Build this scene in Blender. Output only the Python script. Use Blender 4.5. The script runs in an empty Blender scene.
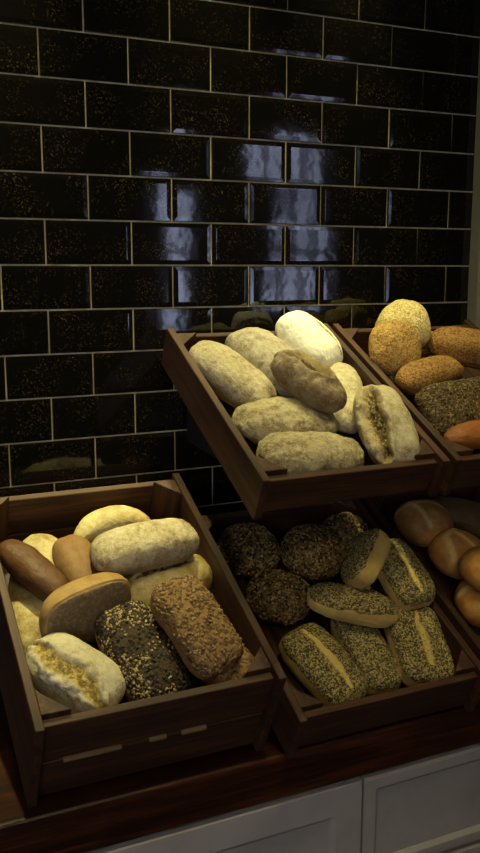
import bpy, bmesh, math, random
import numpy as np
from mathutils import Matrix, Vector

scene = bpy.context.scene
col = scene.collection
ZO = 2.10                       # counter top stands 0.92 m above the floor
COUNTER = 0.922
random.seed(4)
rng = np.random.default_rng(11)

# ------------------------------------------------------------------ helpers
def link(name, me, parent=None):
    o = bpy.data.objects.new(name, me)
    col.objects.link(o)
    if parent is not None:
        o.parent = parent
    return o

def tag(o, label, cat, group=None):
    o['label'] = label
    o['category'] = cat
    if group:
        o['group'] = group
    return o

def structure(o):
    o['kind'] = 'structure'
    return o

def empty(name, M):
    o = bpy.data.objects.new(name, None)
    o.empty_display_size = 0.05
    col.objects.link(o)
    o.matrix_world = M
    return o

def box_bm(bm, lo, hi, mi=0):
    vs = [bm.verts.new((x, y, z)) for x in (lo[0], hi[0]) for y in (lo[1], hi[1]) for z in (lo[2], hi[2])]
    for q in ((0,1,3,2),(4,6,7,5),(0,4,5,1),(2,3,7,6),(0,2,6,4),(1,5,7,3)):
        bm.faces.new([vs[i] for i in q]).material_index = mi
    return vs

def grain_attr(me, axis, off):
    """wood grain coordinates: the board's long axis becomes x"""
    n = len(me.vertices)
    co = np.empty(n*3, np.float32); me.vertices.foreach_get('co', co); co = co.reshape(-1, 3)
    order = {0:(0,1,2), 1:(1,0,2), 2:(2,0,1)}[axis]
    g = co[:, order] + np.array(off, np.float32)
    a = me.attributes.new('grain', 'FLOAT_VECTOR', 'POINT')
    a.data.foreach_set('vector', g.ravel().astype(np.float32))

def finish(bm, name, mat, parent=None, bevel=0.0, seg=2, smooth=False, axis=None):
    if bevel:
        bmesh.ops.bevel(bm, geom=bm.edges[:], offset=bevel, segments=seg, profile=0.6, affect='EDGES')
    bmesh.ops.recalc_face_normals(bm, faces=bm.faces[:])
    me = bpy.data.meshes.new(name)
    bm.to_mesh(me); bm.free()
    for m in (mat if isinstance(mat, (list, tuple)) else [mat]):
        me.materials.append(m)
    if smooth:
        for p in me.polygons: p.use_smooth = True
    if axis is not None:
        grain_attr(me, axis, [random.uniform(-5, 5) for _ in range(3)])
    return link(name, me, parent)

def board(name, lo, hi, mat, parent=None, bevel=0.0012):
    bm = bmesh.new()
    box_bm(bm, lo, hi)
    d = [hi[i]-lo[i] for i in range(3)]
    return finish(bm, name, mat, parent, bevel=bevel, seg=1, axis=d.index(max(d)))

def prism(name, tri, z0, z1, mat, parent):
    bm = bmesh.new()
    a = [bm.verts.new((x, y, z0)) for x, y in tri]
    b = [bm.verts.new((x, y, z1)) for x, y in tri]
    bm.faces.new(a[::-1]); bm.faces.new(b)
    n = len(tri)
    for i in range(n):
        bm.faces.new((a[i], a[(i+1) % n], b[(i+1) % n], b[i]))
    return finish(bm, name, mat, parent, bevel=0.0008, seg=1, axis=2)

# ------------------------------------------------------------------ materials
class NT:
    def __init__(s, name):
        s.m = bpy.data.materials.new(name); s.m.use_nodes = True
        s.t = s.m.node_tree
        s.b = s.t.nodes['Principled BSDF']
    def n(s, typ, **kw):
        nd = s.t.nodes.new(typ)
        for k, v in kw.items():
            if k in nd.inputs: nd.inputs[k].default_value = v
            else: setattr(nd, k, v)
        return nd
    def l(s, a, b): s.t.links.new(a, b)
    def noise(s, vec, scale, detail=4, rough=0.55, out='Fac', dist=0.0):
        nd = s.n('ShaderNodeTexNoise'); nd.inputs['Scale'].default_value = scale
        nd.inputs['Detail'].default_value = detail; nd.inputs['Roughness'].default_value = rough
        nd.inputs['Distortion'].default_value = dist
        if vec is not None: s.l(vec, nd.inputs['Vector'])
        return nd.outputs[out]
    def voro(s, vec, scale, out='Distance', feature='F1'):
        nd = s.n('ShaderNodeTexVoronoi'); nd.feature = feature
        nd.inputs['Scale'].default_value = scale
        if vec is not None: s.l(vec, nd.inputs['Vector'])
        return nd.outputs[out]
    def ramp(s, fac, stops):
        nd = s.n('ShaderNodeValToRGB'); cr = nd.color_ramp
        while len(cr.elements) < len(stops): cr.elements.new(0.5)
        for e, (p, c) in zip(cr.elements, stops):
            e.position = p
            e.color = (c, c, c, 1) if isinstance(c, (int, float)) else (*c, 1)
        s.l(fac, nd.inputs['Fac']); return nd.outputs['Color']
    def mix(s, fac, a, b, mode='MIX'):
        nd = s.n('ShaderNodeMix'); nd.data_type = 'RGBA'; nd.blend_type = mode
        for sock, v in ((nd.inputs['Factor'], fac), (nd.inputs['A'], a), (nd.inputs['B'], b)):
            pass
        f = [i for i in nd.inputs if i.name == 'Factor' and i.type == 'VALUE'][0]
        A = [i for i in nd.inputs if i.name == 'A' and i.type == 'RGBA'][0]
        B = [i for i in nd.inputs if i.name == 'B' and i.type == 'RGBA'][0]
        for sock, v in ((f, fac), (A, a), (B, b)):
            if hasattr(v, 'links'): s.l(v, sock)
            elif isinstance(v, (int, float)): sock.default_value = v if sock is f else (v, v, v, 1)
            else: sock.default_value = (*v, 1)
        return [o for o in nd.outputs if o.type == 'RGBA'][0]
    def math(s, op, a, b=0.0, clamp=False):
        nd = s.n('ShaderNodeMath'); nd.operation = op; nd.use_clamp = clamp
        for i, v in enumerate((a, b)):
            if hasattr(v, 'links'): s.l(v, nd.inputs[i])
            else: nd.inputs[i].default_value = v
        return nd.outputs[0]
    def attr(s, name, out='Fac'):
        nd = s.n('ShaderNodeAttribute'); nd.attribute_name = name
        return nd.outputs[out]
    def obj(s): return s.n('ShaderNodeTexCoord').outputs['Object']
    def bump(s, h, strength=0.3, dist=0.002, normal=None):
        nd = s.n('ShaderNodeBump'); nd.inputs['Strength'].default_value = strength
        nd.inputs['Distance'].default_value = dist
        s.l(h, nd.inputs['Height'])
        if normal is not None: s.l(normal, nd.inputs['Normal'])
        return nd.outputs['Normal']
    def set(s, **kw):
        for k, v in kw.items():
            k = k.replace('_', ' ')
            if hasattr(v, 'links'): s.l(v, s.b.inputs[k])
            elif isinstance(v, tuple): s.b.inputs[k].default_value = (*v, 1)
            else: s.b.inputs[k].default_value = v
        return s.m

def wood(name, dark, mid, light, rough=0.55, scale=1.0, coat=0.0):
    k = NT(name)
    g = k.attr('grain', 'Vector')
    mp = k.n('ShaderNodeMapping'); mp.inputs['Scale'].default_value = (3*scale, 55*scale, 55*scale)
    k.l(g, mp.inputs['Vector'])
    f1 = k.noise(mp.outputs['Vector'], 1.0, 6, 0.62, dist=0.6)
    mp2 = k.n('ShaderNodeMapping'); mp2.inputs['Scale'].default_value = (12*scale, 320*scale, 320*scale)
    k.l(g, mp2.inputs['Vector'])
    f2 = k.noise(mp2.outputs['Vector'], 1.0, 3, 0.6)
    c = k.ramp(f1, [(0.3, dark), (0.5, mid), (0.72, light)])
    c = k.mix(k.math('MULTIPLY', k.ramp(f2, [(0.42, 1.0), (0.55, 0.0)]), 0.55), c, dark)
    wear = k.noise(g, 9, 5, 0.6)
    c = k.mix(k.ramp(wear, [(0.55, 0.0), (0.75, 0.4)]), c, light)
    k.set(Base_Color=c, Roughness=rough, Normal=k.bump(f2, 0.35, 0.0012), Coat_Weight=coat, Coat_Roughness=0.35)
    return k.m

M = {}
M['crate'] = wood('crate_wood', (0.015,0.0055,0.002), (0.060,0.0215,0.007), (0.125,0.049,0.016), 0.6)
M['worktop'] = wood('worktop_wood', (0.008,0.0028,0.0012), (0.036,0.0105,0.004), (0.12,0.038,0.013), 0.34, 0.8, 0.15)
M['raw'] = wood('raw_wood', (0.14,0.085,0.035), (0.24,0.15,0.065), (0.32,0.22,0.10), 0.7)  # pale tone that paints a lit slat edge
M['rack'] = wood('rack_wood', (0.010,0.007,0.005), (0.02,0.013,0.009), (0.035,0.022,0.015), 0.7)

def plain(name, c, rough=0.6, bumps=0.0, var=0.08, sc=14):
    k = NT(name)
    f = k.noise(k.obj(), sc, 5, 0.6)
    cc = k.mix(k.ramp(f, [(0.35, 0.0), (0.7, 1.0)]), tuple(v*(1-var) for v in c), tuple(min(1, v*(1+var)) for v in c))
    kw = dict(Base_Color=cc, Roughness=rough)
    if bumps: kw['Normal'] = k.bump(k.noise(k.obj(), 180, 3), bumps, 0.001)
    return k.set(**kw)

def painted_cabinet():
    k = NT('white_paint')
    o = k.obj()
    f = k.noise(o, 11, 5, 0.6)
    c = k.mix(k.ramp(f, [(0.4, 0.0), (0.75, 1.0)]), (0.41,0.40,0.375), (0.34,0.33,0.31))
    chip = k.ramp(k.noise(o, 38, 4, 0.7), [(0.70, 0.0), (0.735, 1.0)])
    c = k.mix(chip, c, (0.16,0.14,0.12))
    return k.set(Base_Color=c, Roughness=0.42, Normal=k.bump(k.noise(o, 90, 3), 0.12, 0.001))
M['white'] = painted_cabinet()
M['plaster'] = plain('plaster', (0.16,0.14,0.11), 0.85, 0.15)
M['ceiling'] = plain('ceiling_paint', (0.22,0.20,0.17), 0.9)
M['trim'] = plain('trim_paint', (0.24,0.24,0.17), 0.6, 0.1)
M['floor'] = wood('floor_wood', (0.05,0.03,0.018), (0.11,0.065,0.035), (0.17,0.1,0.055), 0.5, 0.4)
M['window_frame'] = plain('window_paint', (0.5,0.5,0.5), 0.5)
M['steel'] = plain('black_steel', (0.012,0.012,0.012), 0.5)

def tile_mats():
    k = NT('black_glazed_tile')
    o = k.obj()
    cl = k.noise(o, 16, 4, 0.6)
    dots = k.voro(o, 300, 'Distance')
    sp = k.noise(o, 260, 3, 0.65)
    m1 = k.ramp(dots, [(0.30, 1.0), (0.44, 0.0)])
    m2 = k.ramp(sp, [(0.50, 0.0), (0.60, 1.0)])
    m3 = k.ramp(cl, [(0.42, 0.0), (0.70, 1.0)])
    mm = k.mix(1.0, k.mix(1.0, m1, m2, 'MULTIPLY'), m3, 'MULTIPLY')
    c = k.mix(mm, (0.0055,0.0048,0.0038), (0.13,0.09,0.04))
    wav = k.noise(o, 22, 2, 0.5)
    k.set(Base_Color=c, Roughness=0.06, Specular_IOR_Level=0.5, Normal=k.bump(wav, 0.16, 0.0015))
    g = NT('cream_grout')
    gf = g.noise(g.obj(), 60, 4, 0.6)
    g.set(Base_Color=g.ramp(gf, [(0.3, (0.46,0.40,0.22)), (0.7, (0.68,0.60,0.36))]), Roughness=0.95)
    return k.m, g.m
M['tile'], M['grout'] = tile_mats()

def glass():
    k = NT('window_glass')
    t = k.t; t.nodes.remove(k.b)
    out = [n for n in t.nodes if n.type == 'OUTPUT_MATERIAL'][0]
    tr = k.n('ShaderNodeBsdfTransparent'); gl = k.n('ShaderNodeBsdfGlossy'); gl.inputs['Roughness'].default_value = 0.02
    fr = k.n('ShaderNodeFresnel'); fr.inputs['IOR'].default_value = 1.45
    mx = k.n('ShaderNodeMixShader')
    k.l(fr.outputs[0], mx.inputs[0]); k.l(tr.outputs[0], mx.inputs[1]); k.l(gl.outputs[0], mx.inputs[2])
    k.l(mx.outputs[0], out.inputs['Surface'])
    return k.m
M['glass'] = glass()

def crust(name, base, dark, flour, fl_amt, crumb, crumb_dark=None, rough=0.75, fine=0.35, pits=0.25, spots=0.35, sc=1.0, hole=0.25):
    """bread crust: browned patches, dusted flour (vertex attr 'flour'), opened score ('score')"""
    k = NT(name); o = k.obj()
    n1 = k.noise(o, 26*sc, 5, 0.6)
    n2 = k.noise(o, 115*sc, 6, 0.68)
    n3 = k.noise(o, 420*sc, 3, 0.6)
    c = k.mix(k.ramp(n1, [(0.38, 0.0), (0.66, 1.0)]), base, dark)
    c = k.mix(k.math('MULTIPLY', k.ramp(n2, [(0.52, 0.0), (0.66, 1.0)]), spots), c, tuple(v*0.55 for v in dark))
    fa = k.attr('flour')
    dust = k.math('ADD', k.math('MULTIPLY', n2, 0.9), k.math('MULTIPLY', n3, 0.5))
    fm = k.math('ADD', k.math('MULTIPLY', k.math('SUBTRACT', dust, 0.70), 3.0), k.math('MULTIPLY', fa, fl_amt), )
    fm = k.math('SUBTRACT', fm, k.math('MULTIPLY', k.math('SUBTRACT', n1, 0.47), 1.2))
    fm = k.math('MULTIPLY', k.math('MULTIPLY', fm, 1.0, True), k.ramp(fa, [(0.02, 0.0), (0.3, 1.0)]), True)
    if fl_amt > 0: c = k.mix(fm, c, flour)
    s = k.attr('score')
    cd = crumb_dark or tuple(v*0.35 for v in crumb)
    cn = k.math('ADD', k.noise(o, 150*sc, 4, 0.7), k.math('MULTIPLY', k.math('SUBTRACT', s, 0.75), hole))
    cc = k.mix(k.ramp(cn, [(0.40, 0.0), (0.58, 1.0)]), crumb, cd)
    c = k.mix(k.math('MULTIPLY', s, 1.0, True), c, cc)
    v = k.voro(o, 130*sc)
    h = k.math('ADD', k.math('MULTIPLY', n2, 1.0), k.math('MULTIPLY', n3, fine))
    h = k.math('ADD', h, k.math('MULTIPLY', k.ramp(v, [(0.0, 0.0), (0.25, 1.0)]), pits))
    k.set(Base_Color=c, Roughness=rough, Normal=k.bump(h, 0.7, 0.0022), Specular_IOR_Level=0.3)
    return k.m

def topped(name, base, dark, top_a, top_b, scale, rough=0.75, cut=(0.25, 0.5), hl=None, patch=0.0):
    """crust whose 'topping' zone is crowded with small seeds"""
    k = NT(name); o = k.obj()
    n1 = k.noise(o, 24, 5, 0.6); n2 = k.noise(o, 95, 4, 0.65)
    c = k.mix(k.ramp(n1, [(0.36, 0.0), (0.66, 1.0)]), base, dark)
    v = k.voro(o, scale, 'Color')
    vv = k.n('ShaderNodeSeparateColor'); k.l(v, vv.inputs[0])
    t = k.mix(k.ramp(vv.outputs[0], [(cut[0], 0.0), (cut[1], 1.0)]), top_a, top_b)
    if hl: t = k.mix(k.ramp(vv.outputs[1], [(0.80, 0.0), (0.9, 1.0)]), t, hl)
    ta = k.attr('topping')
    edge = k.math('ADD', k.math('MULTIPLY', k.math('SUBTRACT', n2, 0.5), 2.2), k.math('MULTIPLY', ta, 1.6))
    tm = k.ramp(edge, [(0.45, 0.0), (0.62, 1.0)])
    if patch:
        tm = k.mix(1.0, tm, k.ramp(n1, [(0.40-patch, 0.0), (0.52-patch, 1.0)]), 'MULTIPLY')
    c = k.mix(tm, c, t)
    s = k.attr('score')
    c = k.mix(k.math('MULTIPLY', s, k.ramp(n2, [(0.35, 0.35), (0.6, 1.0)]), True), c, tuple(min(1, x*1.15) for x in base))
    d = k.voro(o, scale)
    h = k.math('ADD', k.math('MULTIPLY', k.math('SUBTRACT', 1.0, d), tm), k.math('MULTIPLY', n2, 0.4))
    k.set(Base_Color=c, Roughness=rough, Normal=k.bump(h, 0.6, 0.0022), Specular_IOR_Level=0.3)
    return k.m

def seedmat(name, a, b, rough=0.6):
    k = NT(name)
    f = k.n('ShaderNodeNewGeometry').outputs['Random Per Island']
    return k.set(Base_Color=k.ramp(f, [(0.1, a), (0.9, b)]), Roughness=rough)

CRK = dict(crumb_dark=(0.06,0.040,0.014))
M['floury'] = crust('floury_crust', (0.36,0.285,0.125), (0.20,0.135,0.052), (0.55,0.505,0.345), 0.62, (0.44,0.34,0.13), spots=0.6, **CRK)
M['floury_split'] = crust('floury_split_crust', (0.42,0.33,0.14), (0.24,0.165,0.06), (0.60,0.56,0.40), 0.85, (0.58,0.46,0.14), (0.20,0.135,0.035), hole=0.1)
M['floury_gold'] = crust('floury_gold_crust', (0.54,0.45,0.16), (0.30,0.20,0.06), (0.62,0.57,0.38), 0.40, (0.54,0.43,0.16), spots=0.6, **CRK)
M['floury_white'] = crust('floury_white_crust', (0.66,0.60,0.38), (0.50,0.40,0.18), (0.82,0.81,0.70), 1.3, (0.62,0.52,0.16))
M['floury_grey'] = crust('floury_grey_crust', (0.28,0.24,0.145), (0.15,0.11,0.052), (0.48,0.45,0.33), 0.55, (0.40,0.31,0.11), spots=0.6, **CRK)
M['burst'] = crust('burst_crust', (0.25,0.19,0.10), (0.14,0.09,0.042), (0.46,0.42,0.32), 0.2, (0.42,0.32,0.10), spots=0.6, hole=0.6, **CRK)
M['oat'] = crust('oat_crust', (0.31,0.255,0.12), (0.18,0.13,0.055), (0.55,0.50,0.32), 0.45, (0.34,0.24,0.08), sc=1.3, pits=0.6, spots=0.7)
M['brown_roll'] = crust('brown_roll_crust', (0.13,0.060,0.020), (0.080,0.036,0.012), (0.5,0.42,0.28), 0.0, (0.4,0.28,0.12), rough=0.45, fine=0.12, pits=0.05, spots=0.15)
M['tan_brown'] = crust('tan_brown_crust', (0.25,0.145,0.052), (0.18,0.095,0.032), (0.5,0.42,0.28), 0.0, (0.24,0.15,0.05), rough=0.6, fine=0.15, pits=0.05, spots=0.1)
M['tan_roll'] = crust('tan_roll_crust', (0.42,0.28,0.10), (0.29,0.165,0.05), (0.46,0.38,0.22), 0.0, (0.24,0.185,0.105), (0.14,0.10,0.055), rough=0.6, fine=0.15, pits=0.1, spots=0.12)
M['kaiser'] = crust('golden_bun_crust', (0.64,0.33,0.075), (0.40,0.17,0.036), (0.7,0.6,0.4), 0.0, (0.85,0.62,0.25), (0.76,0.52,0.18), rough=0.42, fine=0.1, pits=0.05, spots=0.15)
M['poppy'] = topped('poppy_crust', (0.62,0.47,0.15), (0.48,0.31,0.085), (0.060,0.050,0.024), (0.46,0.37,0.13), 430, cut=(0.30,0.90))
M['grain_dark'] = topped('dark_grain_crust', (0.13,0.07,0.028), (0.06,0.032,0.013), (0.045,0.026,0.010), (0.19,0.12,0.038), 260, hl=(0.46,0.34,0.11))
M['pumpkin'] = topped('pumpkin_seed_crust', (0.36,0.20,0.065), (0.22,0.11,0.034), (0.10,0.055,0.021), (0.24,0.145,0.055), 190)
M['blackseed'] = topped('black_seed_crust', (0.30,0.20,0.075), (0.20,0.12,0.045), (0.012,0.008,0.005), (0.045,0.029,0.013), 210)
M['sesame'] = topped('sesame_crust', (0.44,0.24,0.06), (0.28,0.135,0.03), (0.34,0.18,0.042), (0.56,0.37,0.11), 330)
M['sesame_pale'] = topped('pale_sesame_crust', (0.70,0.58,0.20), (0.56,0.42,0.12), (0.58,0.46,0.15), (0.78,0.68,0.30), 330)
M['sesame_brown'] = topped('brown_sesame_crust', (0.25,0.115,0.025), (0.15,0.06,0.014), (0.18,0.085,0.02), (0.34,0.19,0.05), 330)
M['greenseed'] = topped('green_seed_crust', (0.22,0.17,0.065), (0.13,0.09,0.032), (0.024,0.016,0.007), (0.085,0.056,0.019), 300, hl=(0.22,0.16,0.05))
M['orange'] = crust('orange_crust', (0.30,0.105,0.022), (0.18,0.055,0.012), (0.5,0.4,0.2), 0.0, (0.5,0.3,0.1), rough=0.5)
M['s_oat'] = seedmat('oat_flake', (0.15,0.085,0.032), (0.30,0.195,0.08))
M['s_pale'] = seedmat('pale_seed', (0.24,0.16,0.06), (0.48,0.36,0.15))
M['s_dark'] = seedmat('dark_grain', (0.028,0.016,0.006), (0.42,0.29,0.085))
M['s_poppy'] = seedmat('poppy_seed', (0.03,0.026,0.014), (0.30,0.25,0.11))
M['s_sesame'] = seedmat('sesame_seed', (0.36,0.21,0.055), (0.60,0.42,0.14))
M['s_sesame_brown'] = seedmat('toasted_sesame', (0.18,0.08,0.018), (0.38,0.22,0.06))
M['s_green'] = seedmat('green_seed', (0.024,0.017,0.007), (0.17,0.125,0.04))
M['s_black'] = seedmat('black_seed', (0.010,0.008,0.005), (0.045,0.03,0.014))

# ------------------------------------------------------------------ noise
_perm = rng.random((64, 64, 64))
def vnoise(P, scale, off=0.0):
    Q = P*scale + off + 1000.0
    I = np.floor(Q).astype(int); F = Q-I; F = F*F*(3-2*F)
    r = 0
    for dx in (0, 1):
        for dy in (0, 1):
            for dz in (0, 1):
                w = (F[:,0] if dx else 1-F[:,0])*(F[:,1] if dy else 1-F[:,1])*(F[:,2] if dz else 1-F[:,2])
                r = r + w*_perm[(I[:,0]+dx) % 64, (I[:,1]+dy) % 64, (I[:,2]+dz) % 64]
    return r*2-1

def cube_sphere(n):
    bm = bmesh.new()
    bmesh.ops.create_cube(bm, size=2)
    bmesh.ops.subdivide_edges(bm, edges=bm.edges[:], cuts=n-1, use_grid_fill=True)
    v = np.array([x.co[:] for x in bm.verts])
    f = [[q.index for q in p.verts] for p in bm.faces]
    bm.free()
    v = np.tan(v*math.pi/4*0.999)
    v /= np.linalg.norm(v, axis=1)[:, None]
    return v, f
SPH_V, SPH_F = cube_sphere(38)

ICO = None
def ico():
    global ICO
    if ICO is None:
        bm = bmesh.new(); bmesh.ops.create_icosphere(bm, subdivisions=1, radius=1)
        ICO = (np.array([v.co[:] for v in bm.verts]), np.array([[q.index for q in p.verts] for p in bm.faces])); bm.free()
    return ICO

def seg_dist(P, line):
    """distance of plan points to a polyline, and position 0..1 along it"""
    best = np.full(len(P), 9.0); pos = np.zeros(len(P)); tot = len(line)-1
    for i in range(tot):
        a = np.array(line[i]); b = np.array(line[i+1]); d = b-a
        t = np.clip(((P-a)@d)/(d@d), 0, 1)
        q = np.linalg.norm(P-(a+t[:, None]*d), axis=1)
        m = q < best
        best[m] = q[m]; pos[m] = ((i+t)/tot)[m]
    return best, pos

def smooth(a, b, x):
    t = np.clip((x-a)/(b-a), 0, 1); return t*t*(3-2*t)

def loaf(name, Mw, L, W, H, mat, label, group, a=2.4, b=2.3, taper=0.0, bend=0.0, lump=0.0022, fine=0.0007,
         scores=(), flour=(0.0, 0.75), top=None, seeds=(), flat=0.85, tip=0.0, seed=0, creases=(), dents=(), under=0.0, skirt=0.0012, cat='bread'):
    r0 = np.random.default_rng(1000+seed)
    d = SPH_V
    rr = ((np.abs(d[:,0])**a+np.abs(d[:,1])**a)**(b/a)+np.abs(d[:,2])**b)**(-1/b)
    u = d*rr[:, None]
    p = u.copy()
    p[:,1] *= 1+taper*p[:,0]
    p[:,2] *= 1+tip*p[:,0]
    P = p*np.array([L/2, W/2, H/2])
    P[:,2] = np.where(P[:,2] < 0, P[:,2]*flat, P[:,2])
    P[:,1] += bend*(p[:,0]**2-0.4)
    me = bpy.data.meshes.new(name)
    def normals(P):
        me.vertices.foreach_set('co', P.astype(np.float32).ravel()); me.update()
        n = np.empty(len(P)*3, np.float32); me.vertex_normals.foreach_get('vector', n); return n.reshape(-1, 3).astype(float)
    me.from_pydata(P.tolist(), [], SPH_F); me.update()
    N = normals(P)
    off = seed*7.31
    low = vnoise(P, 28, off)*lump + vnoise(P, 62, off+3)*lump*0.45
    P = P+N*low[:, None]
    N = normals(P)
    score = np.zeros(len(P))
    up = smooth(-0.05, 0.25, u[:,2])
    plan = P[:, :2]/np.array([L/2, W/2])
    disp = np.zeros(len(P))
    for sc in scores:
        line = np.array(sc['line'])*np.array([L/2, W/2])
        dist, pos = seg_dist(P[:, :2]+0.0035*np.stack([vnoise(P, 70, off+11), vnoise(P, 70, off+17)], 1), line)
        endf = 0.3+0.7*np.sin(np.clip(pos, 0.03, 0.97)*math.pi)**0.6
        w = sc['w']*endf
        g = (1-smooth(0.45*w, w, dist))*up
        lip = np.exp(-((dist-w*1.12)/(0.32*w+0.002))**2)*up
        rag = (vnoise(P, 130, off+5)*0.5+vnoise(P, 260, off+8)*0.35)*sc.get('rag', 1.0)
        disp += -g*sc['d']*(1+0.55*rag) + lip*sc['lip']*(1+0.5*rag)
        score = np.maximum(score, g*sc.get('k', 1.0))
    for cr in creases:                                   # a thin raised or sunk line
        line = np.array(cr['line'])*np.array([L/2, W/2])
        dist, pos = seg_dist(P[:, :2], line)
        g = np.exp(-(dist/cr['w'])**2)*up
        disp += -g*cr['d']
        score = np.maximum(score, np.clip(np.exp(-(dist/(cr['w']*cr.get('kw', 0.8)))**2)*up*cr.get('k', 0.0), 0, 1))
    if under:
        score = np.maximum(score, under*smooth(0.30, 0.55, -u[:,2]))
    disp -= np.exp(-((u[:,2]+0.42)/0.09)**2)*skirt
    for (dx, dy, rad, dep) in dents:
        q = np.hypot(plan[:,0]-dx, plan[:,1]-dy)
        disp -= np.exp(-(q/rad)**2)*dep*up
    disp += vnoise(P, 170, off+21)*fine + vnoise(P, 340, off+22)*fine*0.5
    P = P+N*disp[:, None]
    N = normals(P)
    fl = smooth(flour[0]-0.2, flour[0]+0.35, u[:,2]+0.12*vnoise(P, 45, off+31))*flour[1]
    for key, val in (('flour', fl*(1-score)), ('score', score)):
        at = me.attributes.new(key, 'FLOAT', 'POINT'); at.data.foreach_set('value', val.astype(np.float32))
    tm = np.zeros(len(P))
    if top is not None:
        tm = smooth(top-0.12, top+0.12, u[:,2]+0.10*vnoise(P, 50, off+41))*(1-0.8*score)
    at = me.attributes.new('topping', 'FLOAT', 'POINT'); at.data.foreach_set('value', tm.astype(np.float32))
    for q in me.polygons: q.use_smooth = True
    me.materials.append(M[mat])
    me.update()
    o = link(name, me); o.matrix_world = Mw
    tag(o, label, cat, group)
    F = np.array(SPH_F)
    for sd in seeds:
        c = P[F].mean(1); nf = N[F].mean(1); nf /= np.linalg.norm(nf, axis=1)[:, None]
        ar = np.linalg.norm(np.cross(P[F[:,2]]-P[F[:,0]], P[F[:,3]]-P[F[:,1]]), axis=1)
        wgt = ar*np.clip(tm[F].mean(1), 0, 1)**1.5
        if sd.get('patch'):
            wgt = wgt*smooth(-0.35, 0.3, vnoise(c, sd['patch'], off+61))
        wgt = wgt+1e-12; wgt /= wgt.sum()
        idx = r0.choice(len(F), sd['n'], p=wgt)
        iv, ifc = ico()
        V = []; FF = []
        for k, i in enumerate(idx):
            t = r0.normal(size=3); z = nf[i]+r0.normal(size=3)*sd.get('tilt', 0.25); z /= np.linalg.norm(z)
            x = np.cross(t, z); x /= np.linalg.norm(x); y = np.cross(z, x)
            s = np.array(sd['size'])*r0.uniform(0.7, 1.25)
            jit = (P[F[i][0]]-c[i])*r0.uniform(-1, 1)+(P[F[i][1]]-c[i])*r0.uniform(-1, 1)
            V.append((iv*s)@np.stack([x, y, z])+c[i]+jit+nf[i]*s[2]*0.35)
            FF.append(ifc+k*len(iv))
        sm = bpy.data.meshes.new('seed_topping')
        sm.from_pydata(np.concatenate(V).tolist(), [], np.concatenate(FF).tolist())
        for q in sm.polygons: q.use_smooth = True
        sm.materials.append(M[sd['mat']]); sm.update()
        so = link(sd.get('name', 'seed_topping'), sm, o)
        so['kind'] = 'stuff'
        if 'label' in sd: so['label'] = sd['label']
    return o

# ------------------------------------------------------------------ the setting
TW, TH = 0.153, 0.078*0.97673
WALL_X0, WALL_X1 = -1.5, 0.902
ZC = ZO+0.62                    # ceiling
def tiled_wall():
    bm = bmesh.new()
    box_bm(bm, (WALL_X0, 0.0035, 0.0), (WALL_X1, 0.11, ZC), 1)
    j = 0.00145
    for r in range(-8, 18):
        z1 = ZO-r*TH-j; z0 = ZO-(r+1)*TH+j
        if z1 > ZC: z1 = ZC
        if z1-z0 < 0.01: continue
        base = 0.5 if r % 2 == 0 else 0.0
        for c in range(-12, 8):
            x0 = (c+base)*TW+j; x1 = (c+1+base)*TW-j
            x0 = max(x0, WALL_X0); x1 = min(x1, WALL_X1-0.001)
            if x1-x0 < 0.012: continue
            rx, rz = random.gauss(0, 0.0075), random.gauss(0, 0.006)
            lv = []
            xm, zm = (x0+x1)/2, (z0+z1)/2
            for ins, y in ((0, 0.006), (0, 0.0004), (0.0008, -0.0004), (0.0075, -0.00085), (0.0085, -0.00088)):
                lv.append([bm.verts.new((x, y+(0 if y > 0.005 else (x-xm)*rx+(z-zm)*rz), z)) for x, z in
                           ((x0+ins, z0+ins), (x1-ins, z0+ins), (x1-ins, z1-ins), (x0+ins, z1-ins))])
            for a_, b_ in zip(lv, lv[1:]):
                for i in range(4):
                    bm.faces.new((a_[i], a_[(i+1) % 4], b_[(i+1) % 4], b_[i]))
            bm.faces.new(lv[-1])
    o = finish(bm, 'wall_back', [M['tile'], M['grout']])
    return structure(o)
tiled_wall()

def simple_box(name, lo, hi, mat, parent=None, bevel=0.0, axis=None, seg=2):
    bm = bmesh.new(); box_bm(bm, lo, hi)
    return finish(bm, name, mat, parent, bevel=bevel, axis=axis, seg=seg)

RX0, RX1, RY = -2.6, 3.6, -3.0
structure(simple_box('floor', (RX0-0.1, RY-0.1, -0.1), (RX1+0.1, 0.7, 0.0), M['floor'], axis=0))
structure(simple_box('ceiling', (RX0-0.1, RY-0.1, ZC), (RX1+0.1, 0.7, ZC+0.1), M['ceiling']))
structure(simple_box('wall_left', (RX0-0.1, RY, 0), (RX0, 0.6, ZC), M['plaster']))
structure(simple_box('wall_right', (RX1, RY, 0), (RX1+0.1, 0.6, ZC), M['plaster']))
structure(simple_box('trim_1', (0.9025, -0.028, 0.0), (1.0, 0.12, ZC), M['trim'], bevel=0.004))
structure(simple_box('wall_recess', (1.0, 0.5, 0), (RX1, 0.6, ZC), M['plaster']))
structure(simple_box('wall_recess_side', (0.902, 0.12, 0), (1.0, 0.5, ZC), M['plaster']))
structure(simple_box('wall_alcove', (RX0, 0.0, 0), (WALL_X0, 0.1, ZC), M['plaster']))
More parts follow.
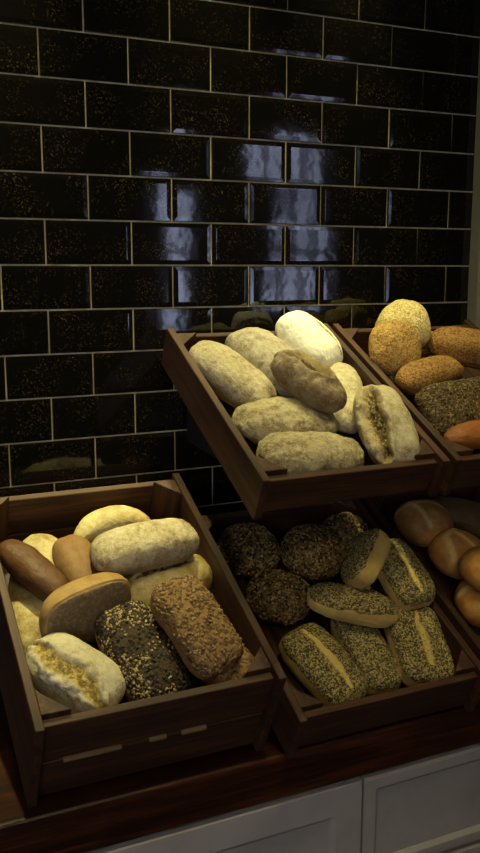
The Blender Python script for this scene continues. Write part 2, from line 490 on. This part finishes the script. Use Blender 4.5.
# the wall behind the viewer, with two windows and a wide third added for fill light
WINS = [(1.93, 2.36, ZO-0.72, ZO+0.34, 3, 3), (1.30, 1.50, ZO-0.80, ZO+0.06, 1, 2), (-2.4, -1.0, ZO-1.1, ZO+0.45, 4, 3)]
def rear_wall():
    bm = bmesh.new()
    xs = sorted([RX0, RX1]+[w[0] for w in WINS]+[w[1] for w in WINS])
    for a_, b_ in zip(xs, xs[1:]):
        w = [w for w in WINS if w[0] <= (a_+b_)/2 <= w[1]]
        if w:
            box_bm(bm, (a_, RY-0.12, 0), (b_, RY, w[0][2])); box_bm(bm, (a_, RY-0.12, w[0][3]), (b_, RY, ZC))
        else:
            box_bm(bm, (a_, RY-0.12, 0), (b_, RY, ZC))
    structure(finish(bm, 'wall_front', M['plaster']))
rear_wall()
for i, (x0, x1, z0, z1, nx, nz) in enumerate(WINS):
    bm = bmesh.new()
    t = 0.045
    for q in ((x0, x0+t, z0, z1), (x1-t, x1, z0, z1), (x0, x1, z0, z0+t), (x0, x1, z1-t, z1)):
        box_bm(bm, (q[0], RY-0.09, q[2]), (q[1], RY-0.03, q[3]))
    for k in range(1, nx):
        x = x0+(x1-x0)*k/nx; box_bm(bm, (x-0.018, RY-0.08, z0), (x+0.018, RY-0.04, z1))
    for k in range(1, nz):
        z = z0+(z1-z0)*k/nz; box_bm(bm, (x0, RY-0.08, z-0.016), (x1, RY-0.04, z+0.016))
    wo = structure(finish(bm, 'window_%d' % (i+1), M['window_frame']))
    simple_box('pane', (x0+0.01, RY-0.062, z0+0.01), (x1-0.01, RY-0.058, z1-0.01), M['glass'], wo)

# ------------------------------------------------------------------ counter and cabinets
CY = -0.452
bm = bmesh.new(); box_bm(bm, (WALL_X0, CY, COUNTER-0.074), (0.900, -0.003, COUNTER))
wt = finish(bm, 'worktop', M['worktop'], bevel=0.007, seg=3, axis=0)
tag(wt, 'thick dark red-brown wooden worktop running along under all the bread crates', 'worktop')

CF = -0.432
def panel_front(name, x0, x1, z0, z1, parent, raised):
    """a painted cabinet front: frame with bevelled recess, or a flat field with a chamfered border"""
    bm = bmesh.new()
    if raised:
        rings = [(0, 0.018), (0, 0.004), (0.004, 0.0), (0.020, 0.0), (0.028, 0.006), (0.030, 0.006)]
    else:
        rings = [(0, 0.018), (0, 0.002), (0.002, 0.0), (0.048, 0.0), (0.058, 0.008), (0.060, 0.008)]
    lv = []
    for ins, y in rings:
        lv.append([bm.verts.new((x, CF-0.018+y, z)) for x, z in ((x0+ins, z0+ins), (x1-ins, z0+ins), (x1-ins, z1-ins), (x0+ins, z1-ins))])
    for a_, b_ in zip(lv, lv[1:]):
        for i in range(4): bm.faces.new((a_[i], a_[(i+1) % 4], b_[(i+1) % 4], b_[i]))
    bm.faces.new(lv[-1]); bm.faces.new(lv[0][::-1])
    return finish(bm, name, M['white'], parent)
CT = COUNTER-0.076
def knob(parent, x, z):
    bm = bmesh.new()
    prof = [(0.0, 0.006), (0.010, 0.006), (0.014, 0.010), (0.022, 0.016), (0.028, 0.014), (0.031, 0.007), (0.032, 0.0005)]
    ringv = []
    for y, r in prof:
        ringv.append([bm.verts.new((x+r*math.cos(k*math.pi/8), CF-0.017-y, z+r*math.sin(k*math.pi/8))) for k in range(16)])
    for a_, b_ in zip(ringv, ringv[1:]):
        for k in range(16): bm.faces.new((a_[k], a_[(k+1) % 16], b_[(k+1) % 16], b_[k]))
    bm.faces.new(ringv[-1]); bm.faces.new(ringv[0][::-1])
    finish(bm, 'knob', M['steel'], parent, smooth=True)
def cabinet(x0, x1, label, drawers):
    root = empty('base_cabinet', Matrix.Translation((0, 0, 0)))
    tag(root, label, 'cabinet', 'white cabinets under the worktop')
    simple_box('carcass', (x0+0.0005, CF, 0.10), (x1-0.0005, -0.006, CT), M['white'], root)
    simple_box('plinth', (x0+0.0005, CF+0.05, 0.0), (x1-0.0005, CF+0.07, 0.0995), M['white'], root)
    if drawers:
        zz = CT-0.006
        for hgt in (0.178, 0.25, 0.29):
            f = panel_front('drawer', x0+0.002, x1-0.002, zz-hgt, zz, root, True)
            knob(f, (x0+x1)/2, zz-hgt/2)
            zz -= hgt+0.006
    else:
        f = panel_front('door', x0+0.002, x1-0.002, 0.112, CT-0.006, root, False)
        knob(f, x0+0.04, CT-0.33)
cabinet(-0.62, -0.121, 'white painted cabinet at the left end, under the dark worktop', False)
cabinet(-0.120, 0.372, 'white cabinet with one recessed door panel left of the gap under the worktop', False)
cabinet(0.373, 0.898, 'white cabinet with drawers, at the right end below the dark worktop', True)

# ------------------------------------------------------------------ crates
def crate_matrix(x, y, z, tilt):
    """origin: outer front-bottom-left corner; local y runs back up the slope"""
    return Matrix.Translation((x, y, z)) @ Matrix.Rotation(tilt, 4, 'X')
CR = {'A': {'d': 0.467,
       'h': 0.167,
       'o': (-0.149, -0.4297, 0.9225),
       't': 0.459,
       'w': 0.353},
 'B': {'d': 0.467,
       'h': 0.087,
       'o': (0.225, -0.4676, 0.9225),
       't': 0.4538,
       'w': 0.345},
 'C': {'d': 0.435,
       'h': 0.074,
       'o': (0.199, -0.4017, 1.2743),
       't': 0.4608,
       'w': 0.329},
 'D': {'d': 0.435,
       'h': 0.074,
       'o': (0.5405, -0.4017, 1.2733),
       't': 0.4608,
       'w': 0.329},
 'E': {'d': 0.467,
       'h': 0.087,
       'o': (0.585, -0.4676, 0.9225),
       't': 0.4538,
       'w': 0.345}}
def crate(key, label, slats, floor):
    c = CR[key]; w, d, h = c['w'], c['d'], c['h']
    Mx = crate_matrix(*c['o'], c['t'])
    root = empty('wooden_crate', Mx)
    tag(root, label, 'crate', 'wooden bread crates')
    t = 0.0125
    board('side_board', (0, 0, 0), (t, d, h), M['crate'], root)
    board('side_board', (w-t, 0, 0), (w, d, h), M['crate'], root)
    g = 0.004
    rec = 0.012
    drop = 0.012
    for nm, y0 in (('front_slat', rec), ('back_slat', d-t-0.002)):
        if slats == 1:
            board(nm, (t+0.0005, y0, 0.004), (w-t-0.0005, y0+t, h-drop), M['crate'], root)
        else:
            z1 = h-drop; half = (z1-0.004-g)/2
            board(nm, (t+0.0005, y0, 0.004), (w-t-0.0005, y0+t, 0.004+half), M['crate'], root)
            board(nm, (t+0.0005, y0, 0.004+half+g), (w-t-0.0005, y0+t, z1), M['crate'], root)
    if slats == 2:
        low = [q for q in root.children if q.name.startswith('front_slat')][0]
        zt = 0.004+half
        for xa, xb in ((0.045, 0.125), (0.165, 0.190), (0.212, 0.250)):  # pale strips stand in for light caught along the slat gap
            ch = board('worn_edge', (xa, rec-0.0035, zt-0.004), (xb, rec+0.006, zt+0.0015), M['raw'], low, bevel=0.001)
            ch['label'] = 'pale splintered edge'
    s = 0.040
    ya, yb = rec+t+0.0005, d-t-0.0025
    for tri in (((t+0.0003, ya), (t+s, ya), (t+0.0003, ya+s)), ((w-t-0.0003, ya), (w-t-0.0003, ya+s), (w-t-s, ya)),
                ((t+0.0003, yb), (t+0.0003, yb-s), (t+s, yb)), ((w-t-0.0003, yb), (w-t-s, yb), (w-t-0.0003, yb-s))):
        prism('corner_post', tri, 0.001, h-0.003, M['crate'], root)
    n = 5; inner = w-2*t-0.002; sw = (inner-(n-1)*0.004)/n
    for k in range(n):
        x0 = t+0.001+k*(sw+0.004)
        board('floor_slat', (x0, rec+t+0.001, floor-0.009), (x0+sw, d-t-0.003, floor), M['crate'], root)
    # nail heads in the side board ends
    return Mx
CM = {}
CM['A'] = crate('A', 'deep two-slat wooden crate of mixed breads at left, gap line across its front', 2, 0.055)
CM['B'] = crate('B', 'shallow wooden crate of dark round and poppy seed breads below the raised middle crate', 1, 0.012)
CM['C'] = crate('C', 'raised wooden crate of pale floury loaves in the middle, tilted above the seeded breads', 1, 0.012)
CM['D'] = crate('D', 'raised wooden crate of sesame breads at the right edge, beside the floury loaves', 1, 0.012)
CM['E'] = crate('E', 'low wooden crate of golden buns at the lower right edge', 1, 0.012)

# wedge risers that hold the crates at their slant
def riser(key, label):
    c = CR[key]; w, d = c['w'], c['d']; t = c['t']
    x, y, z = c['o']
    root = empty('sloped_riser', Matrix.Translation((x, y, COUNTER)))
    tag(root, label, 'stand', 'sloped stands under the lower crates')
    i0 = 0.05; i1 = d*0.96
    for xx in (0.03, w-0.045):
        bm = bmesh.new()
        pr = [(i0*math.cos(t), 0.0005), (i1*math.cos(t), 0.0005), (i1*math.cos(t), i1*math.sin(t)-0.0015), (i0*math.cos(t), i0*math.sin(t)-0.0015)]
        a_ = [bm.verts.new((xx, p[0], p[1])) for p in pr]; b_ = [bm.verts.new((xx+0.015, p[0], p[1])) for p in pr]
        bm.faces.new(a_); bm.faces.new(b_[::-1])
        for k in range(4): bm.faces.new((a_[k], b_[k], b_[(k+1) % 4], a_[(k+1) % 4]))
        finish(bm, 'side_wedge', M['rack'], root, axis=1)
    simple_box('cross_rail', (0.0455, i1*math.cos(t)-0.03, 0.02), (w-0.0455, i1*math.cos(t)-0.015, 0.06), M['rack'], root, axis=0)
riser('A', 'dark wooden wedge stand hidden under the deep crate at left')
riser('B', 'dark wooden wedge stand hidden under the crate of seeded loaves')
riser('E', 'dark wooden wedge stand hidden under the crate of golden buns at lower right')
def shelf(key, label):
    c = CR[key]; w, d, t = c['w'], c['d'], c['t']
    root = empty('sloped_shelf', crate_matrix(*c['o'], t))
    tag(root, label, 'shelf', 'sloped shelves under the upper crates')
    simple_box('shelf_board', (0.03, 0.05, -0.0155), (w-0.03, d-0.006, -0.0012), M['rack'], root, axis=0)
    for xx in (0.05, w-0.065):
        bm = bmesh.new()
        yw = d-0.008
        back = (yw, -0.016); front = (0.10, -0.016)
        low = (yw-0.13*math.sin(t), -0.016-0.13*math.cos(t))
        a_ = [bm.verts.new((xx, p[0], p[1])) for p in (back, front, low)]; b_ = [bm.verts.new((xx+0.012, p[0], p[1])) for p in (back, front, low)]
        bm.faces.new(a_); bm.faces.new(b_[::-1])
        for k in range(3): bm.faces.new((a_[k], b_[k], b_[(k+1) % 3], a_[(k+1) % 3]))
        finish(bm, 'bracket', M['steel'], root)
shelf('C', 'dark sloped wall shelf hidden under the upper crate of floury loaves')
shelf('D', 'dark sloped wall shelf hidden under the upper right crate of sesame breads')

# ------------------------------------------------------------------ bread
def at(key, a, b, c, yaw, pitch, roll):
    return CM[key] @ Matrix.Translation((a, b, c)) @ Matrix.Rotation(yaw, 4, 'Z') @ Matrix.Rotation(pitch, 4, 'Y') @ Matrix.Rotation(roll, 4, 'X')
GA, GB, GC, GD, GE = ('breads in the deep lower left crate', 'seeded breads in the lower middle crate',
    'floury loaves in the upper middle crate', 'sesame breads in the upper right crate', 'golden buns in the lower right crate')
loaf('floury_loaf', at('A', 0.0710, 0.2977, 0.0888, -1.8493, 0.0916, 0.0000), 0.2430, 0.0909, 0.0758, 'floury_gold', 'long floury loaf lying along the left side of the deep crate under the brown rolls', GA, seed=1, flour=(0.1, 0.9), a=2.8)
loaf('brown_roll', at('A', 0.0607, 0.2944, 0.1442, -1.0935, 0.0132, 0.0000), 0.1531, 0.0543, 0.0523, 'brown_roll', 'smooth dark brown oval roll at the left, touching the crate side', GA, seed=2, lump=0.002, fine=0.0003, a=2.5)
loaf('brown_roll', at('A', 0.1345, 0.3024, 0.1349, -1.4741, -0.0000, 0.0000), 0.1293, 0.0665, 0.0565, 'tan_brown', 'smooth brown roll between the dark oval roll and the big floury loaf', GA, seed=3, lump=0.002, fine=0.0003, a=2.7, creases=[{'line': [[-0.9, -0.2], [0.9, -0.3]], 'w': 0.007, 'd': 0.0018}])
loaf('curved_loaf', at('A', 0.2142, 0.3965, 0.1193, 0.1363, 0.0000, 0.0000), 0.1450, 0.0556, 0.0586, 'floury_gold', 'pale curved loaf at the back of the deep crate, in front of its back slats', GA, seed=4, bend=-0.025, flour=(0.2, 0.8), a=2.3)
loaf('floury_loaf', at('A', 0.2592, 0.2534, 0.1185, 0.2176, -0.0000, 0.0000), 0.1730, 0.1012, 0.0771, 'floury_gold', 'yellowish floury loaf under the big floury loaf, by the right side of the deep crate', GA, seed=5, flour=(0.4, 0.5), scores=[{'line': [[-0.6, 0.1], [0.6, 0.0]], 'w': 0.01, 'd': 0.004, 'lip': 0.003}])
loaf('floury_loaf', at('A', 0.2285, 0.2780, 0.1811, 0.1042, 0.0000, 0.0000), 0.1791, 0.0764, 0.0705, 'floury', 'big floury loaf lying across the top of the deep left crate', GA, seed=6, a=3.2, b=2.6, flour=(-0.1, 0.85), lump=0.002)
loaf('tan_loaf', at('A', 0.1209, 0.2001, 0.1393, 0.2637, 0.0000, -1.7104), 0.1443, 0.1071, 0.0744, 'tan_roll', 'smooth tan loaf turned on its side, above the split floury loaf', GA, seed=7, lump=0.002, fine=0.0004, a=3.4, b=2.8, flat=0.45, under=1.0)
loaf('split_loaf', at('A', 0.0790, 0.1061, 0.1222, -0.8716, 0.1406, 0.0000), 0.1427, 0.0960, 0.0740, 'floury_split', 'floury loaf with a rough yellow split, in the front left corner of the deep crate', GA, seed=8, a=3.4, flour=(-0.3, 1.0), scores=[{'line': [[-0.95, -0.1], [-0.4, -0.45], [0.2, -0.35], [0.9, -0.6]], 'w': 0.016, 'd': 0.003, 'lip': 0.005, 'rag': 2.6}])
loaf('seeded_loaf', at('A', 0.1800, 0.1169, 0.1234, -1.3277, 0.1990, 0.0000), 0.1620, 0.0921, 0.0650, 'blackseed', 'square loaf with a black seed crust and pale seeds, front middle of the deep crate', GA, seed=9, a=5, b=3.4, top=0.1, seeds=[{'n': 620, 'size': (0.0026, 0.0018, 0.0011), 'mat': 's_pale', 'patch': 55, 'tilt': 0.5}, {'n': 500, 'size': (0.003, 0.0022, 0.0014), 'mat': 's_black', 'tilt': 0.6, 'name': 'black_seed_topping'}])
loaf('seeded_loaf', at('A', 0.2841, 0.1071, 0.1176, -1.1467, 0.0000, 0.0000), 0.1485, 0.0825, 0.0534, 'pumpkin', 'pale tan loaf mostly hidden under the oat crusted loaf at the crate corner', GA, seed=10, a=4, b=3, top=0.5, seeds=[{'n': 120, 'size': (0.003, 0.002, 0.0012), 'mat': 's_oat'}])
loaf('seeded_loaf', at('A', 0.2548, 0.1153, 0.1733, -1.2909, 0.2399, 0.0000), 0.1532, 0.0843, 0.0594, 'pumpkin', 'brown rectangular loaf crusted with oat flakes, front right of the deep crate', GA, seed=11, a=5, b=3.4, top=0.05, seeds=[{'n': 420, 'size': (0.0034, 0.0023, 0.001), 'mat': 's_oat', 'tilt': 0.4}])
loaf('grain_roll', at('B', 0.0892, 0.3858, 0.0476, 0.0000, 0.0000, 0.0000), 0.1120, 0.1080, 0.0840, 'grain_dark', 'dark round grain roll at the back left of the seeded bread crate', GB, seed=12, top=-0.3, a=2.2, seeds=[{'n': 520, 'size': (0.0036, 0.0022, 0.0013), 'mat': 's_dark', 'tilt': 0.6}])
loaf('grain_roll', at('B', 0.1975, 0.3441, 0.0589, 0.0000, 0.0000, 0.0000), 0.1119, 0.1099, 0.0919, 'grain_dark', 'largest dark round grain roll, at the back middle of the seeded bread crate', GB, seed=13, top=-0.3, a=2.2, seeds=[{'n': 520, 'size': (0.0036, 0.0022, 0.0013), 'mat': 's_dark', 'tilt': 0.6}])
loaf('grain_roll', at('B', 0.2880, 0.3793, 0.0537, 0.0000, 0.0000, 0.0000), 0.0897, 0.0897, 0.0797, 'grain_dark', 'dark grain roll half hidden behind the largest one, below the raised crate front', GB, seed=14, top=-0.3, a=2.2, seeds=[{'n': 520, 'size': (0.0036, 0.0022, 0.0013), 'mat': 's_dark', 'tilt': 0.6}])
loaf('grain_roll', at('B', 0.0967, 0.2680, 0.0451, -0.4363, 0.0000, 0.0000), 0.1120, 0.0980, 0.0780, 'grain_dark', 'dark round grain roll in front of the other dark rolls, near the left crate side', GB, seed=15, top=-0.3, a=2.2, seeds=[{'n': 520, 'size': (0.0036, 0.0022, 0.0013), 'mat': 's_dark', 'tilt': 0.6}])
loaf('poppy_loaf', at('B', 0.2267, 0.2341, 0.1429, -2.3717, 0.2670, 1.0821), 0.1097, 0.0662, 0.0570, 'poppy', 'poppy seed loaf showing a bare pale side, right of the dark grain rolls', GB, seed=16, top=0.45, a=4, b=3, seeds=[{'n': 420, 'size': (0.0015, 0.0011, 0.0008), 'mat': 's_poppy', 'tilt': 0.5}])
loaf('poppy_loaf', at('B', 0.2965, 0.2175, 0.1103, -1.5080, 0.1777, 0.0000), 0.1328, 0.0789, 0.0545, 'poppy', 'poppy seed loaf against the right crate side, behind the other poppy loaves', GB, seed=17, top=0.3, a=5, b=3.3, seeds=[{'n': 420, 'size': (0.0015, 0.0011, 0.0008), 'mat': 's_poppy', 'tilt': 0.5}], scores=[{'line': [[-0.4, 0], [0.8, 0]], 'w': 0.008, 'd': 0.001, 'lip': 0.001, 'k': 0.8}])
loaf('poppy_loaf', at('B', 0.1946, 0.1283, 0.0402, -1.5832, 0.1106, 0.0000), 0.1545, 0.0722, 0.0582, 'poppy', 'poppy seed loaf at the front, middle one of the front row of three', GB, seed=18, top=0.3, a=5, b=3.3, seeds=[{'n': 420, 'size': (0.0015, 0.0011, 0.0008), 'mat': 's_poppy', 'tilt': 0.5}])
loaf('poppy_loaf', at('B', 0.2767, 0.1047, 0.0614, -1.8154, 0.1402, 0.0000), 0.1502, 0.0923, 0.0589, 'poppy', 'broad poppy seed loaf with a bare stripe, front right of the seeded bread crate', GB, seed=19, top=0.3, a=5, b=3.5, seeds=[{'n': 420, 'size': (0.0015, 0.0011, 0.0008), 'mat': 's_poppy', 'tilt': 0.5}], scores=[{'line': [[-0.6, 0], [0.7, 0]], 'w': 0.01, 'd': 0.001, 'lip': 0.001, 'k': 0.8}])
loaf('poppy_loaf', at('B', 0.1085, 0.1163, 0.0401, -1.2987, 0.0921, 0.0000), 0.1530, 0.0904, 0.0603, 'poppy', 'poppy seed loaf with pale split ridge in the front left corner of its crate', GB, seed=20, top=0.3, a=4.2, b=3, seeds=[{'n': 420, 'size': (0.0015, 0.0011, 0.0008), 'mat': 's_poppy', 'tilt': 0.5}], scores=[{'line': [[-0.8, 0.0], [0.8, 0]], 'w': 0.009, 'd': -0.002, 'lip': 0.001, 'k': 0.9}])
loaf('poppy_loaf', at('B', 0.1847, 0.1821, 0.0951, -0.4496, 0.0128, -0.1396), 0.1553, 0.0635, 0.0536, 'poppy', 'poppy seed loaf lying across on top of the front row of poppy loaves', GB, seed=21, top=0.42, a=3, b=2.6, seeds=[{'n': 420, 'size': (0.0015, 0.0011, 0.0008), 'mat': 's_poppy', 'tilt': 0.5}])
loaf('floury_loaf', at('C', 0.2482, 0.3597, 0.0750, -1.1513, 0.3336, 0.0000), 0.1383, 0.0926, 0.0805, 'floury_white', 'whitest floury loaf, pointing up at the back of the raised middle crate', GC, seed=22, a=2.7, flour=(-0.5, 1.2), taper=0.15, scores=[{'line': [[-0.9, 0.45], [0.8, 0.55]], 'w': 0.008, 'd': 0.003, 'lip': 0.001}])
loaf('floury_loaf', at('C', 0.1620, 0.3279, 0.0525, -1.1501, 0.1646, 0.0000), 0.1862, 0.1068, 0.0865, 'floury_grey', 'greyish floury loaf with yellow top edge, behind the dark burst loaf', GC, seed=23, a=3, flour=(-0.5, 1.0))
loaf('floury_loaf', at('C', 0.2643, 0.2285, 0.0445, -1.9733, 0.1115, 0.0000), 0.1790, 0.0717, 0.0617, 'floury', 'floury loaf lying low between the burst loaf and the loaf at the right crate side', GC, seed=24, a=2.6, flour=(-0.5, 1.0))
loaf('floury_loaf', at('C', 0.0748, 0.2970, 0.0518, -1.0118, 0.1900, 0.0000), 0.1786, 0.0859, 0.0695, 'floury', 'oblong floury loaf leaning on the left side of the raised middle crate', GC, seed=25, a=3, b=2.5, flour=(0.0, 0.95))
loaf('burst_loaf', at('C', 0.1658, 0.2013, 0.0988, -1.0284, 0.1437, 0.0000), 0.1390, 0.0717, 0.0657, 'burst', 'brownish loaf with a dark burst top, on the pile in the raised middle crate', GC, seed=26, a=2.8, flour=(0, 0.6), scores=[{'line': [[-0.9, 0.1], [0.35, 0.15]], 'w': 0.019, 'd': 0.014, 'lip': 0.005}])
loaf('oat_loaf', at('C', 0.1202, 0.1690, 0.0443, -0.1552, -0.0000, 0.0000), 0.1770, 0.0950, 0.0660, 'oat', 'knobbly floury loaf, behind the front one of the two lying crossways', GC, seed=27, a=2.8, lump=0.0048, fine=0.0014, flour=(-0.3, 0.9))
loaf('oat_loaf', at('C', 0.1270, 0.0802, 0.0420, -0.1726, -0.0000, 0.0000), 0.1770, 0.0903, 0.0703, 'oat', 'knobbly floury loaf right behind the front board of the raised middle crate', GC, seed=28, a=2.6, lump=0.0048, fine=0.0014, flour=(-0.3, 0.9))
loaf('split_loaf', at('C', 0.2701, 0.1045, 0.0681, -1.6972, 0.2514, 0.2618), 0.1606, 0.0859, 0.0799, 'floury', 'floury loaf with a deep open split, front right of the raised middle crate', GC, seed=29, a=3.6, flour=(-0.4, 1.0), scores=[{'line': [[-0.8, -0.25], [-0.1, -0.55], [0.85, -0.5]], 'w': 0.019, 'd': 0.013, 'lip': 0.004, 'rag': 1.6}])
loaf('pale_bun', at('D', 0.1244, 0.3827, 0.0968, -2.0873, 0.6383, 0.0000), 0.0924, 0.1051, 0.0821, 'sesame_pale', 'bright yellow pointed bun at the back of the sesame bread crate', GD, seed=30, top=0.3, taper=0.18, seeds=[{'n': 200, 'size': (0.0014, 0.0009, 0.0006), 'mat': 's_sesame'}])
loaf('sesame_bun', at('D', 0.0622, 0.3111, 0.0908, 0.0000, 0.0000, 0.8727), 0.1061, 0.1001, 0.0661, 'sesame', 'round sesame bun standing on edge at the left of the sesame bread crate', GD, seed=31, top=-0.2, seeds=[{'n': 800, 'size': (0.0017, 0.0011, 0.0007), 'mat': 's_sesame'}])
loaf('sesame_bun', at('D', 0.1900, 0.3824, 0.0489, 0.0000, 0.0000, 0.0000), 0.0601, 0.0451, 0.0601, 'sesame', 'small sesame bun squeezed between the round sesame bun and the long sesame roll', GD, seed=32, top=-0.3, seeds=[{'n': 200, 'size': (0.0016, 0.001, 0.0007), 'mat': 's_sesame'}])
loaf('sesame_roll', at('D', 0.2358, 0.3079, 0.0814, -0.3295, 0.0000, 0.0000), 0.1607, 0.0797, 0.0680, 'sesame_brown', 'long toasted sesame roll at the right edge, below the tiled wall', GD, seed=33, a=3.6, b=3, top=-0.3, seeds=[{'n': 600, 'size': (0.0017, 0.0011, 0.0007), 'mat': 's_sesame_brown'}])
loaf('pale_bun', at('D', 0.0636, 0.3037, 0.0304, 0.0000, 0.0000, 0.0000), 0.0599, 0.0599, 0.0449, 'poppy', 'small dull bun low in the crate under the round sesame bun', GD, seed=34, top=0.2)
loaf('sesame_roll', at('D', 0.1102, 0.2494, 0.0667, 0.2718, 0.0000, 0.0000), 0.1620, 0.0674, 0.0634, 'sesame_brown', 'toasted brown roll in front of the round sesame bun', GD, seed=35, a=3, top=0.1, seeds=[{'n': 200, 'size': (0.0017, 0.0011, 0.0007), 'mat': 's_sesame_brown'}])
loaf('seeded_loaf', at('D', 0.1442, 0.1614, 0.0513, 0.0902, -0.0000, 0.4887), 0.2158, 0.1059, 0.0662, 'greenseed', 'square loaf crusted in dark greenish seeds, at the right edge of the photo', GD, seed=36, a=5, b=3, top=-0.5, seeds=[{'n': 900, 'size': (0.0028, 0.0017, 0.001), 'mat': 's_green', 'tilt': 0.4}])
loaf('orange_roll', at('D', 0.1253, 0.0861, 0.0510, 0.0756, -0.0000, 0.0000), 0.1704, 0.0539, 0.0441, 'orange', 'orange brown roll in the front of the sesame bread crate, below the dark seeded loaf', GD, seed=37)
loaf('brown_loaf', at('E', 0.2354, 0.3863, 0.0480, -0.5979, -0.0000, 0.0000), 0.1817, 0.0798, 0.0598, 'tan_brown', 'dim brownish loaf at the back of the crate of golden buns', GE, seed=38, flour=(0, 0.3))
loaf('golden_bun', at('E', 0.1129, 0.3843, 0.0554, 0.0000, 0.0000, 0.0000), 0.1119, 0.1059, 0.0820, 'kaiser', 'golden bun with crossing pale scores, topmost left in the lower right crate', GE, seed=39, lump=0.002, fine=0.0003, creases=[{'line': [[-0.9, 0.55], [0.2, 0.35], [0.95, -0.2]], 'w': 0.0045, 'd': -0.0012, 'k': 1.5, 'kw': 0.9}, {'line': [[-0.45, 0.6], [-0.35, -0.7]], 'w': 0.0045, 'd': -0.0012, 'k': 1.5, 'kw': 0.9}])
loaf('golden_bun', at('E', 0.1233, 0.2844, 0.0618, 0.3491, 0.0000, 0.0000), 0.1105, 0.1026, 0.0809, 'kaiser', 'golden bun with crossing pale scores, second from the back in its crate', GE, seed=40, lump=0.002, fine=0.0003, creases=[{'line': [[-0.8, -0.3], [-0.4, 0.5], [0.6, 0.7]], 'w': 0.005, 'd': -0.0012, 'k': 1.5, 'kw': 0.9}, {'line': [[0.1, 0.6], [0.1, -0.6]], 'w': 0.0045, 'd': -0.0012, 'k': 1.5, 'kw': 0.9}])
loaf('golden_bun', at('E', 0.1054, 0.1944, 0.1112, 0.1745, 0.0000, 0.0000), 0.0975, 0.0926, 0.0731, 'kaiser', 'golden bun cut off by the right edge, lying on the other buns', GE, seed=41, lump=0.002, fine=0.0003)
loaf('golden_bun', at('E', 0.1137, 0.1766, 0.0452, 0.0000, 0.0000, 0.0000), 0.1055, 0.1004, 0.0783, 'kaiser', 'golden bun with one pale score at the right edge, near the front of its crate', GE, seed=42, lump=0.002, fine=0.0003, creases=[{'line': [[-0.9, 0.3], [0.9, 0.3]], 'w': 0.005, 'd': -0.0012, 'k': 1.5, 'kw': 0.9}])

# ------------------------------------------------------------------ light
def spot(name, loc, target, energy, color, size, angle, blend=0.6):
    l = bpy.data.lights.new(name, 'SPOT'); l.energy = energy; l.color = color
    l.shadow_soft_size = size; l.spot_size = math.radians(angle); l.spot_blend = blend
    o = bpy.data.objects.new(name, l); col.objects.link(o)
    o.location = loc
    o.rotation_euler = (Vector(target)-Vector(loc)).to_track_quat('-Z', 'Y').to_euler()
    return o
def area(name, loc, target, energy, color, sx, sy):
    l = bpy.data.lights.new(name, 'AREA'); l.energy = energy; l.color = color
    l.shape = 'RECTANGLE'; l.size = sx; l.size_y = sy
    o = bpy.data.objects.new(name, l); col.objects.link(o)
    o.location = loc
    o.rotation_euler = (Vector(target)-Vector(loc)).to_track_quat('-Z', 'Y').to_euler()
    return o

WARM = (1.0, 0.90, 0.42)
for x, e in ((-0.09, 115), (0.30, 66), (0.58, 58)):
    spot('ceiling_spot', (x, -0.085, ZO+0.58), (x, -0.12, COUNTER), e, WARM, 0.02, 34, 1.0)
spot('ceiling_lamp', (0.28, -0.88, ZO+0.58), (0.28, -0.33, COUNTER), 34, (1.0, 0.83, 0.38), 0.12, 110, 1.0)
spot('ceiling_lamp', (-0.35, -2.3, ZO+0.56), (0.35, -0.25, COUNTER+0.1), 27, (1.0, 0.80, 0.42), 0.06, 50, 1.0)
FILL = (1.0, 0.88, 0.68)
for x0, x1, z0, z1, nx, nz in WINS[2:]:
    area('window_daylight', ((x0+x1)/2, RY-0.14, (z0+z1)/2), ((x0+x1)/2+0.5, 0, (z0+z1)/2-0.4), 7, FILL, x1-x0, z1-z0)  # unseen fill lamp, added outside the third window
w = bpy.data.worlds.new('sky'); scene.world = w; w.use_nodes = True
nt = w.node_tree
bg = nt.nodes['Background']
tc = nt.nodes.new('ShaderNodeTexCoord'); ns = nt.nodes.new('ShaderNodeTexNoise'); ns.inputs['Scale'].default_value = 9.0
ns.inputs['Detail'].default_value = 4.0
rp = nt.nodes.new('ShaderNodeValToRGB')
rp.color_ramp.elements[0].position = 0.40; rp.color_ramp.elements[0].color = (0.05, 0.06, 0.11, 1)
rp.color_ramp.elements[1].position = 0.60; rp.color_ramp.elements[1].color = (0.8, 0.9, 1.3, 1)
nt.links.new(tc.outputs['Generated'], ns.inputs['Vector']); nt.links.new(ns.outputs['Fac'], rp.inputs['Fac'])
nt.links.new(rp.outputs['Color'], bg.inputs['Color'])
bg.inputs['Strength'].default_value = 6.0


# ------------------------------------------------------------------ camera
cam = bpy.data.cameras.new('camera'); co = bpy.data.objects.new('camera', cam); col.objects.link(co)
R = [[0.907211, 0.073521, -0.414201], [-0.420675, 0.160725, -0.892861], [0.000929, 0.984257, 0.17674]]
co.matrix_world = Matrix(((R[0][0], R[0][1], R[0][2], -0.34405), (R[1][0], R[1][1], R[1][2], -1.52577),
                          (R[2][0], R[2][1], R[2][2], -0.46167+ZO), (0, 0, 0, 1)))
cam.sensor_fit = 'VERTICAL'; cam.sensor_height = 24.0
cam.lens = 24.0*883.252/853.0
cam.clip_start = 0.02
scene.camera = co
scene.view_settings.view_transform = 'Standard'
scene.view_settings.look = 'None'
scene.view_settings.gamma = 1.0
scene.view_settings.use_curve_mapping = False
scene.view_settings.exposure = 0.0
scene.cycles.use_denoising = True
